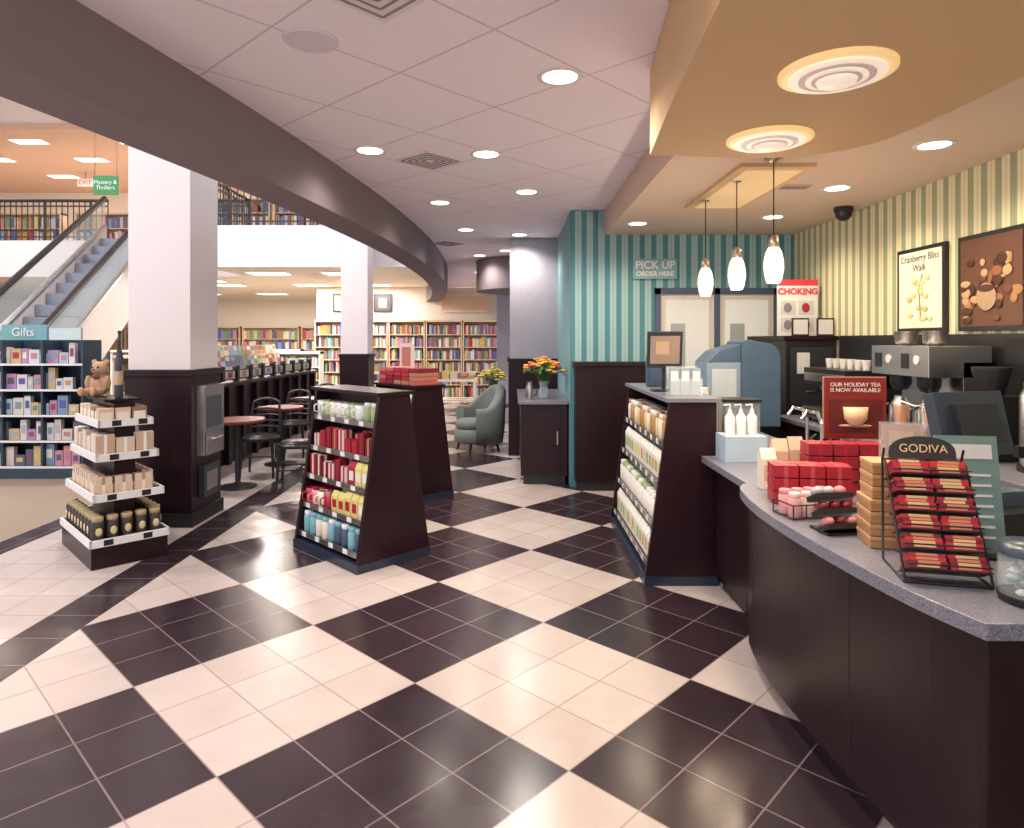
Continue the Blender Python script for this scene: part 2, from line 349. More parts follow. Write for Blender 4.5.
q=B('hanging_category_sign',(-7.35,12,4.42)); q.b(-.22,.22,-.015,.015,-.17,.17,P(.03,.22,.08)); q.tube([(-.2,0,.17),(-.2,0,2.68)],.004,BLACK,5); q.tube([(.2,0,.17),(.2,0,2.68)],.004,BLACK,5); o=q.done()
text(o,'Mystery &\nThrillers',.1,(0,-.02,0),LABEL)
q=B('exit_sign',(-13.5,21,6.6)); q.b(-.25,.25,-.03,.03,-.12,.12,LABEL); q.tube([(0,0,.12),(0,0,.35)],.01,BLACK); o=q.done(); text(o,'EXIT',.2,(0,-.035,0),P(.8,.05,.03))

def books_row(q,x0,x1,yf,z,h,wmin=.05,wmax=.10,depth=.18,pal=BOOKS):
    x=x0
    while x<x1-wmin:
        w=min(random.uniform(wmin,wmax),x1-x)
        if random.random()<.93:
            hh=h*random.uniform(.72,.95); q.b(x,x+w*.94,yf+random.uniform(.0,.03),yf+depth,z,z+hh,random.choice(pal))
        x+=w
def bookcase(x0,x1,y,H,levels,mw=CREAM,z0=0,depth=.32,wmin=.05,wmax=.1,name='bookcase'):
    q=B(name,(x0,y,z0)); L=x1-x0
    q.b(0,L,depth-.02,depth,0,H,mw); q.b(0,.03,0,depth,0,H,mw); q.b(L-.03,L,0,depth,0,H,mw); q.b(0,L,-.02,depth,H-.05,H,mw); q.b(0,L,.0,depth,0,.1,mw)
    st=(H-.15)/levels
    for k in range(levels):
        z=.1+k*st; q.b(.03,L-.03,.0,depth-.02,z-.02,z,mw); books_row(q,.04,L-.04,.02,z,st-.04,wmin=wmin,wmax=wmax)
    return q.done()
WARMW=mat('maple_shelf',(.70,.52,.36),.5)
for i in range(5):
    bookcase(-5.25+i*.985,-5.25+i*.985+.96,17.62,2.15,6,WARMW,wmin=.035,wmax=.06)
for i in range(6): bookcase(-18+i*2.1,-18+i*2.1+2.0,23.6,2.1,5,WARMW,wmin=.08,wmax=.14)
for i in range(3): bookcase(-8.4+i*2.1,-8.4+i*2.1+2,17.5,1.5,4,WARMW,z0=3.875,wmin=.06,wmax=.11)
for i in range(3): bookcase(-17+i*2.4,-17+i*2.4+2,18.5,1.3,3,WARMW,z0=3.875,wmin=.07,wmax=.12)
for x0,x1,y in ((-7.0,-5.5,11.6),(-8.2,-6.2,15.5),(-5.9,-4.4,15.2),(-7.6,-6.0,18.8),(-10.6,-8.8,17.5)):
    bookcase(x0,x1,y,1.35,4,CREAM,wmin=.04,wmax=.08)
for x,w,c1 in ((-3.5,.5,P(.05,.04,.05)),(-1.3,1.3,P(.75,.5,.3)),(-4.6,.5,P(.55,.4,.3))):
    q=B('framed_picture',(x,17.98,2.62)); q.b(-w/2,w/2,-.03,.0,-.25,.25,BLACK if w<1 else CREAM); q.b(-w/2+.05,w/2-.05,-.035,-.03,-.2,.2,c1); q.b(-w/5,w/5,-.038,-.035,-.12,.12,P(.7,.55,.4)); q.done()
for x,y in ((-2.6,14.4),(-1.3,15.2)):
    q=B('book_display_table',(x,y,0)); q.b(-.5,.5,-.35,.35,.68,.74,CREAM); q.b(-.5,.5,-.35,.35,.25,.28,CREAM)
    for sx in (-.46,.46):
        for sy in (-.31,.31): q.box((sx,sy,.34),(.06,.06,.68),CREAM)
    for i in range(5):
        for j in range(3):
            h=random.uniform(.06,.2); q.b(-.46+i*.19,-.46+i*.19+.15,-.32+j*.22,-.32+j*.22+.19,.74,.74+h,random.choice(BOOKS))
    q.done()
q=B('gift_bookcase',(-6.44,7.75,0)); L=1.42; SH=mat('dark_teal_shelf',(.025,.05,.08),.5)
q.b(0,L,.32,.36,0,1.62,SH); q.b(0,L,-.02,.36,0,.12,SH)
for x in (0,.46,.93,L-.02): q.b(x,x+.025,0,.34,0,1.62,SH)
for k in range(5):
    z=.14+k*.3; q.b(0,L,0,.32,z-.02,z,SH); q.b(0,L,-.01,0,z-.02,z+.004,LABEL)
    x=.04
    while x<L-.15:
        w=random.uniform(.06,.13); h=random.uniform(.12,.26)
        q.b(x,x+w,.06,.12,z,z+h,random.choice([P(.65,.7,.75),P(.7,.62,.55),P(.4,.5,.6),P(.6,.28,.32),P(.72,.66,.68),P(.2,.3,.45),P(.6,.45,.25),P(.1,.12,.2),P(.45,.26,.45)]))
        q.b(x+w*.2,x+w*.8,.056,.06,z+h*.35,z+h*.75,random.choice(BOOKS)); x+=w+.010
q.b(.47,1.0,.0,.04,1.62,1.80,P(.15,.35,.40)); q.b(1.03,1.4,.0,.04,1.62,1.76,P(.5,.62,.66)); q.b(0,.43,.0,.04,1.62,1.76,P(.5,.62,.66)); o=q.done()
text(o,'Gifts',.14,(.73,-.01,1.71),LABEL)

# cafe
q=B('cafe_half_wall',(-3.78,6.7,0)); q.b(-.06,.06,0,5.7,0,1.02,WOOD); q.b(-.1,.16,0,5.7,1.02,1.06,WOOD)
for k in range(13):
    y=.06+k*.465; q.b(.06,.12,y-.04,y+.04,0,1.02,WOOD); q.b(-.035,.035,y-.035,y+.035,1.06,1.24,BLACK); q.lathe([(.05,1.24),(.05,1.27),(.001,1.28)],(0,y,0),BLACK,12)
    if k<12: q.b(-.015,.015,y+.035,y+.43,1.08,1.22,BLACK); q.b(.015,.02,y+.08,y+.38,1.1,1.2,P(.58,.56,.56)); q.b(.02,.022,y+.16,y+.30,1.11,1.19,random.choice(BOOKS))
q.done()
q=B('magazine_rack',(-4.75,9.7,0)); q.b(-.25,.25,0,4.0,0,.9,WOOD)
for k in range(3):
    x0=.17-.14*k; z=.9+.17*k; q.b(-.25,x0+.05,0,4.0,z,z+.05,WOOD); y=.04
    while y<3.8:
        w=random.uniform(.12,.2); c=random.choice(BOOKS); q.at(x0,y,z+.05,ry=-12); q.b(0,.012,0,w,0,.24,c); q.b(.012,.014,w*.1,w*.9,.15,.22,random.choice(BOOKS)); y+=w+.015
    q.at()
q.done()
def table(x,y,r=.29):
    q=B('cafe_table',(x,y,0)); q.lathe([(.20,0),(.20,.015),(.05,.04),(.03,.06)],(0,0,0),BLACK,24); q.cyl((0,0,.05),.028,.66,BLACK); q.lathe([(.1,.70),(.12,.715)],(0,0,0),BLACK)
    q.lathe([(r-.01,.715),(r,.72),(r,.745),(r-.008,.75)],(0,0,0),MAROON,36); q.done()
def chair(x,y,rz):
    q=B('cafe_chair',(x,y,0),rz)
    for sx in (-1,1):
        q.tube([(sx*.19,-.19,0),(sx*.17,-.16,.44)],[.014,.02],BLACK); q.tube([(sx*.2,.22,0),(sx*.175,.17,.44),(sx*.17,.19,.7),(sx*.15,.235,.86)],[.014,.02,.017,.015],BLACK)
        q.tube([(sx*.18,-.175,.2),(sx*.185,.19,.2)],.01,BLACK,6)
    q.tube([(-.18,-.175,.25),(.18,-.175,.25)],.01,BLACK,6)
    q.tube([(-.15,.235,.855),(-.08,.255,.89),(0,.26,.9),(.08,.255,.89),(.15,.235,.855)],.018,BLACK)
    for z,yy in ((.56,.185),(.63,.19),(.70,.20),(.77,.215)): q.tube([(-.165,yy,z),(0,yy+.03,z+.01),(.165,yy,z)],.014,BLACK,6)
    q.lathe([(.19,.43),(.215,.44),(.215,.465),(.18,.475)],(0,0,0),BLACK,24)
    q.lathe([(.185,.475),(.17,.495),(0.001,.5)],(0,0,0),WOOD,24); q.done()
for y in (7.3,8.65,10.0,11.3): table(-3.02,y)
for x,y,r in ((-3.0,7.93,5),(-2.4,7.4,-80),(-3.05,9.28,0),(-2.4,8.6,-95),(-2.38,10.0,-85),(-3.0,10.62,8),(-2.4,11.3,-90)): chair(x,y,r)

# ---------------------------------------------------------------- product helpers
def mug(q,x,y,z,m,s=1):
    q.lathe([(.03*s,0),(.038*s,.01),(.04*s,.085*s),(.036*s,.085*s),(.034*s,.01)],(x,y,z),m,14); q.tube([(x-.0,y-.038*s,z+.07*s),(x,y-.065*s,z+.06*s),(x,y-.065*s,z+.03*s),(x,y-.038*s,z+.02*s)],.006,m,6)
def jar(q,x,y,z,m,lid,r=.035,h=.11):
    q.lathe([(r*.9,0),(r,.008),(r,h*.75),(r*.8,h*.82)],(x,y,z),m,14); q.lathe([(r*.85,h*.82),(r*.9,h*.85),(r*.9,h),(r*.8,h*1.02)],(x,y,z),lid,14)
def bag(q,x,y,z,m,lab,w=.09,h=.17,d=.055):
    q.exx([(y-d/2,z),(y+d/2,z),(y+d/2,z+h*.75),(y+.004,z+h),(y-.004,z+h),(y-d/2,z+h*.75)],x-w/2,x+w/2,m)
    q.b(x-w*.32,x+w*.32,y-d/2-.002,y-d/2,z+h*.2,z+h*.6,lab)
def giftbox(q,x,y,z,w,d,h,m,rib):
    q.b(x-w/2,x+w/2,y-d/2,y+d/2,z,z+h,m); q.b(x-.01,x+.01,y-d/2-.002,y+d/2+.002,z,z+h+.002,rib); q.b(x-w/2-.002,x+w/2+.002,y-.01,y+.01,z,z+h+.0025,rib)

def wedge(name,loc,rz,L,bot,top,H,levels,filler,two=True,cap=WOOD):
    q=B(name,loc,rz); h=L/2; a0,b0=bot; a1,b1=top
    def fy(z): return a0+(a1-a0)*z/H
    def by(z): return b0+(b1-b0)*z/H
    pol=[(a0,.06),(b0,.06),(b1,H),(a1,H)]
    q.exx(pol,h-.035,h,WOOD); q.exx(pol,-h,-h+.035,WOOD)
    q.b(-h-.006,h+.006,a0-.008,b0+.008,0,.06,NAVY)
    mid=0 if two else b0-.05
    q.b(-h+.035,h-.035,mid-.015,mid+.015,.07,H-.02,WOOD)
    q.b(-h-.02,h+.02,a1-.03,b1+.03,H,H+.025,cap)
    for k,z in enumerate(levels):
        y0=fy(z)+.01; q.b(-h+.035,h-.035,y0,mid,z-.018,z,WOOD); q.b(-h+.035,h-.035,y0-.008,y0,z-.03,z+.012,METAL)
        for j in range(int(L/.2)): 
            xx=-h+.12+j*.2; q.b(xx-.03,xx+.03,y0-.01,y0-.008,z-.026,z+.008,LABEL)
        filler(q,k,-h+.05,h-.05,y0,z)
        if two:
            y1=by(z)-.01; q.b(-h+.035,h-.035,mid,y1,z-.018,z,WOOD); q.b(-h+.035,h-.035,y1,y1+.008,z-.03,z+.012,METAL)
            x=-h+.09
            while x<h-.06: jar(q,x,y1-.06,z,random.choice([RED,P(.8,.75,.7)]),GOLD,.035,.13); x+=.09
    return q.done()
PINK=P(.62,.22,.26); LPINK=P(.72,.50,.50); CREAMY=P(.72,.67,.57); YEL=P(.66,.58,.20); CY=P(.18,.40,.48)
def mid_fill(q,k,x0,x1,y,z):
    x=x0+.045
    while x<x1-.02:
        for row in (0,1):
            yy=y+.05+row*.09
            if k==4: (mug(q,x,yy,z,random.choice([CREAMY,P(.40,.48,.30),P(.72,.72,.7)]),1.4) if x<.2 or row else jar(q,x,yy,z,P(.30,.4,.2),LABEL,.04,.14))
            elif k==3: giftbox(q,x,yy,z,.075,.07,random.choice([.13,.16,.10]),random.choice([RED,DRED,RED,LPINK]),random.choice([GOLD,RED]))
            elif k==2: (giftbox(q,x,yy,z,.08,.07,random.choice([.16,.12]),random.choice([RED,PINK,DRED,LPINK]),random.choice([CREAMY,RED])) if x<.12 else bag(q,x,yy,z,random.choice([RED,YEL]),LABEL,.085,.17))
            elif k==1: (mug(q,x,yy,z,random.choice([RED,PINK,CREAMY]),1.4) if x<0 else bag(q,x,yy,z,YEL,random.choice([LABEL,RED]),.085,random.choice([.15,.17])))
            else: jar(q,x,yy,z,random.choice([CY,CREAMY,P(.05,.08,.14),P(.05,.08,.14)]),random.choice([LABEL,CY]),.04,.16)
        x+=.092
wedge('tiered_gift_display',(-1.17,5.12,0),-45,.92,(-.31,.31),(-.13,.13),1.22,[.12,.34,.56,.78,1.02],mid_fill)
def back_fill(q,k,x0,x1,y,z):
    x=x0+.05
    while x<x1-.04:
        bag(q,x,y+.05,z,random.choice([RED,DRED,PINK,CREAMY]),LABEL,.1,.19); x+=.115
wedge('tiered_book_display',(-1.10,7.0,0),-50,.8,(-.3,.3),(-.16,.16),1.14,[.12,.38,.64,.88],back_fill)
q=B('red_book_stack',(-1.10,7.0,1.165),-50)
for i in range(5):
    for j in range(random.choice([3,4,5])): q.b(-.38+i*.155,-.38+i*.155+.14,-.13,.13,j*.042,j*.042+.038,random.choice([RED,DRED,P(.45,.1,.08),P(.4,.15,.1)]))
q.b(-.15,.12,-.01,.01,.13,.42,P(.65,.52,.48)); q.b(-.1,.07,-.013,-.01,.18,.38,P(.4,.15,.1)); q.done()
def right_fill(q,k,x0,x1,y,z):
    x=x0+.05
    while x<x1-.03:
        for row in (0,1):
            yy=y+.05+row*.08
            if k in (0,2): bag(q,x,yy,z,P(.74,.74,.68),random.choice([P(.25,.4,.15),YEL,P(.5,.3,.1)]),.09,.19)
            elif k==3: jar(q,x,yy,z,random.choice([P(.66,.56,.3),P(.74,.72,.66),P(.42,.24,.08)]),random.choice([GOLD,P(.7,.7,.68)]),.042,.17)
            else: jar(q,x,yy,z,P(.76,.74,.68),random.choice([P(.7,.7,.68),P(.3,.4,.18)]),.042,.17)
        x+=.1
wedge('tiered_coffee_display',(1.13,5.14,0),-90,1.54,(-.25,.22),(-.09,.22),1.21,[.13,.40,.67,.93],right_fill,False,GRAN)

q=B('tiered_gift_stand',(-3.09,5.14,0),-45)
q.b(-.45,.45,-.25,.25,.0,.17,WOOD); q.b(-.30,.30,-.07,.07,.17,1.15,WOOD); 
tiers=[(.455,.255,.19),(.42,.225,.50),(.38,.20,.78),(.34,.175,1.02),(.25,.12,1.18)]
for a,b,z in tiers:
    q.b(-a,a,-b,b,z-.02,z,WOOD); t=.008
    if z>1.1: continue
    for s1 in (-1,1): q.b(-a-t,a+t,s1*b-t,s1*b+t,z-.035,z+.018,LABEL); q.b(s1*a-t,s1*a+t,-b-t,b+t,z-.035,z+.018,LABEL)
    for j in range(2): q.b(a+t,a+t+.002,-b+.08+j*b*1.0,-b+.14+j*b*1.0,z-.028,z+.012,BLACK)
JARD=P(.03,.02,.02); KR=P(.62,.46,.34)
def ring(a,b,step,fn,inset=.055):
    y=-b+inset
    while y<b-.02: fn(a-inset,y,90); y+=step
    x=a-inset-step
    while x>-a+.03: fn(x,-b+inset,0); fn(x,b-inset,180); x-=step
def f0(x,y,r): jar(q,x,y,.19,JARD,P(.35,.28,.15),.042,.17); q.at(x,y,.19,rz=r); q.ell((0,-.04,.07),(.022,.006,.030),P(.6,.5,.28),10,6); q.at()
def f1(x,y,r): q.at(x,y,.5,rz=r); giftbox(q,0,0,0,.12,.08,.08,KR,CREAMY); giftbox(q,0,0,.08,.11,.075,.05,P(.6,.52,.42),P(.4,.25,.15)); q.at()
def f2(x,y,r): q.at(x,y,.78,rz=r); giftbox(q,0,0,0,.12,.08,random.choice([.12,.15]),random.choice([P(.50,.35,.25),P(.6,.48,.36)]),LABEL); q.at()
def f3(x,y,r): q.at(x,y,1.02,rz=r); q.b(-.05,.05,-.03,.03,0,.1,random.choice([P(.25,.14,.09),KR])); q.b(-.04,.04,-.032,-.03,.01,.07,CREAMY); q.at()
ring(.455,.255,.093,f0); ring(.42,.225,.13,f1,.065); ring(.38,.2,.13,f2,.06); ring(.34,.175,.11,f3,.05)
q.done()
q=B('plush_bear',(-3.27,5.27,1.182),-5)
for c_,r_ in [((0,0,.085),(.075,.065,.085)),((0,-.005,.21),(.065,.06,.058)),((.052,.0,.262),(.024,.014,.024)),((-.052,.0,.262),(.024,.014,.024)),((0,-.055,.198),(.028,.026,.022)),
              ((.045,-.09,.032),(.03,.07,.03)),((-.045,-.09,.032),(.03,.07,.03)),((.05,-.15,.038),(.028,.02,.036)),((-.05,-.15,.038),(.028,.02,.036)),
              ((.08,-.03,.1),(.024,.03,.06)),((-.08,-.03,.1),(.024,.03,.06))]: q.ell(c_,r_,PLUSH)
o=q.done(); md=o.modifiers.new('r','REMESH'); md.mode='VOXEL'; md.voxel_size=.008; md.use_smooth_shade=True
q=B('face'); q.ell((.023,-.062,.224),.008,BLACK,8,6); q.ell((-.023,-.062,.224),.008,BLACK,8,6); q.ell((0,-.082,.207),(.011,.007,.007),BLACK,8,6); q.ell((0,-.06,.148),(.038,.012,.014),DRED,8,6); q.done(parent=o)
for x,y,h in ((-3.02,5.10,1),(-2.97,5.00,.85)):
    q=B('decorative_bottle',(x,y,1.182)); q.lathe([(.022,0),(.026,.01),(.026,.30*h),(.022,.34*h),(.011,.38*h),(.010,.48*h),(.013,.49*h),(.013,.51*h)],(0,0,0),P(.05,.06,.09,),16); q.lathe([(.0268,.1),(.0268,.24*h)],(0,0,0),P(.5,.36,.25),16); q.done()

# ---------------------------------------------------------------- right service counter
ctl=[(1.245,1.74),(1.185,1.95),(1.145,2.2),(1.115,2.5),(1.10,2.8),(1.11,3.1),(1.145,3.33),(1.19,3.43)]
def catmull(p,n=5):
    out=[]
    for i in range(len(p)-1):
        p0=p[max(i-1,0)];p1=p[i];p2=p[i+1];p3=p[min(i+2,len(p)-1)]
        for k in range(n):
            t=k/n; out.append(tuple(.5*((2*p1[j])+(-p0[j]+p2[j])*t+(2*p0[j]-5*p1[j]+4*p2[j]-p3[j])*t*t+(-p0[j]+3*p1[j]-3*p2[j]+p3[j])*t**3) for j in (0,1)))
    return out+[p[-1]]
fr=catmull(ctl)+[(1.26,3.48)]
body=[(x+.045,min(max(y,1.785),3.46)) for x,y in fr]
q=B('service_counter')
q.prism(body+[(2.0,3.46),(2.0,1.785)],.10,.83,WOOD)
q.prism([(x+.08,y) for x,y in body]+[(1.97,3.44),(1.97,1.80)],0,.10,BLACK)
q.prism(fr+[(2.05,3.48),(2.05,1.74)],.83,.875,GRAN)
for k in (12,27): x,y=body[k]; q.b(x-.003,x+.01,y-.003,y+.003,.1,.83,BLACK)
q.b(1.6,1.606,1.78,1.79,.1,.83,BLACK)
q.done(.003)
q=B('pickup_counter'); q.b(1.33,2.0,3.49,4.33,.1,.82,WOOD); q.b(1.38,2.0,3.49,4.33,0,.1,BLACK); q.b(1.24,2.05,3.485,4.34,.82,.862,GRAN); q.done(.003)
q=B('prep_counter'); q.b(1.42,1.9,4.36,5.9,0,.82,WOOD); q.b(1.40,2.05,4.345,5.9,.82,.862,GRAN); q.done(.003)
q=B('back_counter'); q.b(2.5,3.08,2.2,6.2,0,.88,WOOD); q.b(2.46,3.08,2.2,6.2,.88,.92,GRAN); q.done(.004)
q=B('sink_counter'); q.b(1.7,2.4,6.5,7.28,0,.88,WOOD); q.b(1.66,2.44,6.46,7.28,.88,.92,GRAN); q.done(.004)
B('backsplash_panel').b(3.06,3.098,2.2,6.2,.93,1.66,BLACK).done()
q=B('tall_equipment_cabinet'); q.b(2.6,3.08,6.3,7.2,0,1.62,BLACK); q.b(2.57,3.09,6.27,7.25,1.62,1.66,WOOD); q.b(2.64,3.04,6.285,6.3,1.0,1.55,P(.03,.03,.04)); q.b(2.95,2.965,6.26,6.285,1.15,1.35,METAL); q.b(2.7,2.82,6.275,6.285,1.3,1.5,LABEL); q.done(.003)
q=B('wainscot_half_wall'); q.b(.68,1.62,7.1,7.29,.1,1.34,WOOD); q.b(.70,1.62,7.12,7.29,0,.1,BLACK); q.b(.66,1.64,7.07,7.3,1.34,1.385,WOOD); q.b(1.145,1.15,7.095,7.1,.1,1.34,BLACK); q.done(.003)
q=B('condiment_cabinet'); q.b(.1,.62,7.42,9.2,.1,.9,WOOD); q.b(.13,.6,7.45,9.2,0,.1,BLACK); q.b(.07,.635,7.39,9.22,.9,.94,GRAN); q.b(.18,.54,7.41,7.42,.18,.8,WOOD); q.b(.50,.515,7.395,7.41,.45,.6,METAL); q.done(.003)

def bouquet(name,loc,cols,R,vh,n=40):
    q=B(name,loc); q.lathe([(.05,0),(.06,.01),(.055,vh*.5),(.045,vh*.7),(.065,vh)],(0,0,0),mat('vase_glass',(.55,.65,.7),.1,alpha=.6,var=0),20)
    for i in range(n):
        a=random.uniform(0,6.28); t=random.uniform(0,1)**.5; x=R*t*math.cos(a); y=R*t*math.sin(a); z=vh+R*(1.15-.6*t*t)*random.uniform(.75,1.05)
        q.tube([(x*.1,y*.1,vh*.3),(x*.4,y*.4,vh+R*.3),(x,y,z)],.003,LEAF,5)
        if i%4==0:
            q.at(x,y,z-.02,rz=math.degrees(a),ry=40); q.ell((0,0,0),(.05,.018,.006),LEAF,8,5); q.at()
        else:
            m=random.choice(cols)
            q.ell((x,y,z),(.016,.016,.014),GOLD,8,5)
            for k in range(6):
                b=k*1.047; q.ell((x+.02*math.cos(b),y+.02*math.sin(b),z+.004),(.018,.018,.012),m,6,4)
    q.done()
bouquet('flower_vase',(.37,7.75,.94),[P(.75,.1,.05),P(.8,.25,.03),P(.8,.5,.05),P(.75,.35,.25)],.24,.20,95)
bouquet('yellow_flower_vase',(-.32,11.0,.55),[P(.8,.6,.05),P(.8,.7,.15)],.24,.32,80)
q=B('side_table',(-.32,11.0,0)); q.cyl((0,0,.51),.28,.04,WOOD,seg=28); q.cyl((0,0,.02),.03,.49,WOOD); q.lathe([(.18,0),(.17,.02),(.03,.04)],(0,0,0),WOOD).done()
q=B('condiment_pitcher',(.2,7.6,.94)); q.lathe([(.04,0),(.045,.02),(.04,.14),(.03,.18),(.035,.2)],(0,0,0),METAL); q.tube([(.04,0,.16),(.08,0,.14),(.08,0,.06),(.043,0,.04)],.006,BLACK,6).done()
q=B('armchair',(-.50,9.72,0),-62)
N=29; vs=[];fs=[]
for i in range(N):
    a=rad(-118+236*i/(N-1)); ca,sa=math.sin(a),math.cos(a)
    h=.64+.32*max(0,math.cos(a))**1.1
    ro,ri=.39,.27
    sec=[(ro*.93,.13),(ro,.35),(ro+.015,h-.06),(ro-.005,h-.015),(ro-.04,h),(ri+.03,h),(ri-.005,h-.02),(ri-.01,h-.06),(ri,.36),(ri,.2)]
    for r_,z in sec: vs.append((r_*ca*1.0,r_*sa*1.02,z))
K=10
for i in range(N-1):
    for k in range(K): k2=(k+1)%K; fs.append((i*K+k,i*K+k2,(i+1)*K+k2,(i+1)*K+k))
q.add(vs,fs,FABRIC,True); q.add(vs[:K],[tuple(range(K))],FABRIC); q.add(vs[-K:],[tuple(range(K))],FABRIC)
q.lathe([(.25,.13),(.31,.16),(.31,.32),(.27,.34)],(0,-.04,0),FABRIC,28); q.lathe([(.24,.34),(.275,.36),(.275,.44),(.22,.47),(.001,.48)],(0,-.06,0),FABRIC,28)
for sx in (-1,1):
    for sy in (-1,1): q.tube([(sx*.2,sy*.2,.15),(sx*.23,sy*.23,0)],[.025,.015],WOOD)
q.done()

# window in back wall
q=B('window_1'); FRM=mat('slate_blue_frame',(.06,.085,.16),.4)
PANE=mat('window_pane_glow',(.55,.56,.55),.15,emit=.18,ecol=(.9,.88,.8)); PANE2=mat('window_pane_reflection',(.34,.38,.40),.12,var=.25,nscale=2)  # pane glow stands in for the lit back room; reflection strips are painted
q.b(1.57,2.93,7.26,7.298,1.05,1.12,FRM); q.b(1.57,2.93,7.26,7.298,2.12,2.19,FRM)
for x in (1.57,2.22,2.87): q.b(x,x+.06,7.26,7.298,1.05,2.19,FRM)
q.b(1.63,2.87,7.28,7.296,1.12,2.12,P(.62,.60,.56))
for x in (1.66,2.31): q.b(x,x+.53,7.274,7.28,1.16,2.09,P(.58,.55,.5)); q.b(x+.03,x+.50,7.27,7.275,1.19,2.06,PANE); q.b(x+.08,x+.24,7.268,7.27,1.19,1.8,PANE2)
q.done()
q=B('pick_up_sign',(1.57,7.295,2.40)); q.b(-.24,.24,-.02,0,-.11,.11,mat('sign_teal',(.20,.40,.44),.5)); o=q.done(); text(o,'PICK UP',.12,(0,-.022,.04),LABEL,bold=.002); text(o,'ORDER HERE',.07,(0,-.022,-.055),LABEL,bold=.002)
q=B('choking_poster',(2.84,6.6,1.66)); q.b(-.2,.2,-.01,.01,0,.56,LABEL); q.b(-.2,.2,-.012,-.01,.50,.56,P(.65,.04,.06)); q.b(-.2,.2,.01,.05,0,.02,BLACK)
for i in range(2):
    for j in range(2): q.b(-.17+i*.18,-.17+i*.18+.15,-.012,-.01,.04+j*.17,.18+j*.17,P(.55,.55,.6)); q.ell((-.10+i*.18,-.0125,.11+j*.17),(.04,.001,.05),RED if i else P(.2,.2,.25),10,6)
o=q.done(); text(o,'CHOKING',.085,(0,-.014,.44),P(.65,.04,.06),bold=.003)
q=B('framed_certificate',(2.92,6.35,1.66)); 
for dx in (-.24,.0): q.b(dx,dx+.16,-.01,.01,0,.17,BLACK); q.b(dx+.012,dx+.148,-.012,-.01,.015,.155,LABEL)
q.done()
def poster(y0,y1,z0,z1,bg,fn,name):
    q=B(name,(3.098,(y0+y1)/2,(z0+z1)/2)); w=(y1-y0)/2; h=(z1-z0)/2
    q.b(-.03,0,-w,w,-h,h,BLACK); q.b(-.033,-.03,-w+.03,w-.03,-h+.03,h-.03,bg); fn(q,w,h); return q.done()
def leafart(q,w,h):
    random.seed(3)
    q.tube([(-.036,-.02,-h*.7),(-.036,.0,0),(-.036,-.04,h*.35)],.004,P(.3,.25,.1),5)
    for i in range(16):
        q.at(-.036,random.uniform(-w*.5,w*.5),random.uniform(-h*.7,h*.3)); q.ell((0,0,0),(.002,.035,.022),random.choice([P(.75,.6,.3),P(.6,.6,.3),P(.5,.45,.2)]),8,5)
    q.at()
o=poster(4.70,5.28,1.68,2.32,P(.76,.71,.60),leafart,'framed_poster'); text(o,'Cranberry Bliss\nWalk',.075,(-.035,0,.2),P(.15,.12,.1),(90,0,-90))
def cups(q,w,h):
    random.seed(5)
    for i in range(40): q.at(-.036-.0001*i,random.uniform(-w*.8,w*.8),random.uniform(-h*.82,h*.45)); q.ell((0,0,0),(.002,random.uniform(.02,.06),random.uniform(.02,.04)),random.choice([P(.28,.10,.04),P(.4,.2,.08),P(.06,.02,.01),P(.5,.32,.18),P(.14,.05,.02)]),10,6)
    q.at(-.042,.02,-.1); q.ell((0,0,0),(.002,.09,.09),P(.40,.27,.17),20,10); q.ell((-.002,0,.055),(.002,.075,.025),P(.08,.02,.01),20,8); q.at()
poster(3.95,4.56,1.68,2.32,P(.12,.045,.025),cups,'framed_poster')
random.seed(11)

# equipment behind the counter
BIN=mat('blue_bin',(.065,.115,.185),.35)
q=B('beverage_case',(2.05,6.0,.862))
pf=[(-.04,0),(.30,0),(.30,.60)]+[(.30-.12*(1-math.cos(rad(a))),.60+.13*math.sin(rad(a))) for a in range(15,91,15)]+[(.02,.76),(-.04,.74)]
q.exy(pf,-.2,.22,BIN); q.b(-.34,-.04,-.18,.2,0,.56,mat('bin_body',(.22,.31,.40),.4)); q.exy([(-.34,.56),(-.04,.56),(-.04,.72),(-.24,.66)],-.18,.2,BIN); q.b(-.30,-.08,-.19,-.18,.10,.5,P(.45,.52,.58)); q.done(.012)
q=B('coffee_brewer',(2.82,4.50,.92))
q.b(-.2,.2,-.33,.33,0,.05,METAL); q.b(.02,.2,-.33,.33,.05,.56,METAL); q.b(-.2,.2,-.33,.33,.46,.66,METAL)
for y in (-.16,.16):
    q.lathe([(.07,.46),(.07,.40),(.05,.36),(.02,.35)],(-.09,y,0),BLACK); q.lathe([(.07,.05),(.075,.08),(.07,.24),(.04,.29),(.04,.31)],(-.09,y,0),METAL); q.tube([(-.16,y,.26),(-.21,y,.24),(-.21,y,.13),(-.16,y,.11)],.01,BLACK,6)
    q.lathe([(.04,.66),(.07,.68),(.075,.75),(.08,.76)],(-.05,y,0),METAL)
    q.at(-.202,y-.05,.57,ry=-90); q.cyl((0,0,0),.03,.006,LABEL); q.at(); q.b(-.206,-.2,y+.04,y+.12,.51,.61,BLACK)
q.done(.006)
q=B('espresso_machine',(2.78,5.5,.92)); q.b(-.22,.24,-.36,.36,.04,.12,METAL); q.b(.02,.24,-.36,.36,.12,.42,BLACK); q.b(-.2,.24,-.36,.36,.32,.46,BLACK); q.b(-.205,-.2,-.34,.34,.35,.42,METAL)
for y in (-.3,.3): 
    for x in (-.18,.2): q.cyl((x,y,0),.02,.04,BLACK)
for y in (-.18,.18): q.cyl((-.1,y,.26),.035,.06,CHROME); q.tube([(-.1,y,.27),(-.26,y,.25)],.012,BLACK); 
for k in range(6): q.lathe([(.025,.46),(.035,.54)],(0,-.3+k*.12,0),P(.7,.7,.68),12)
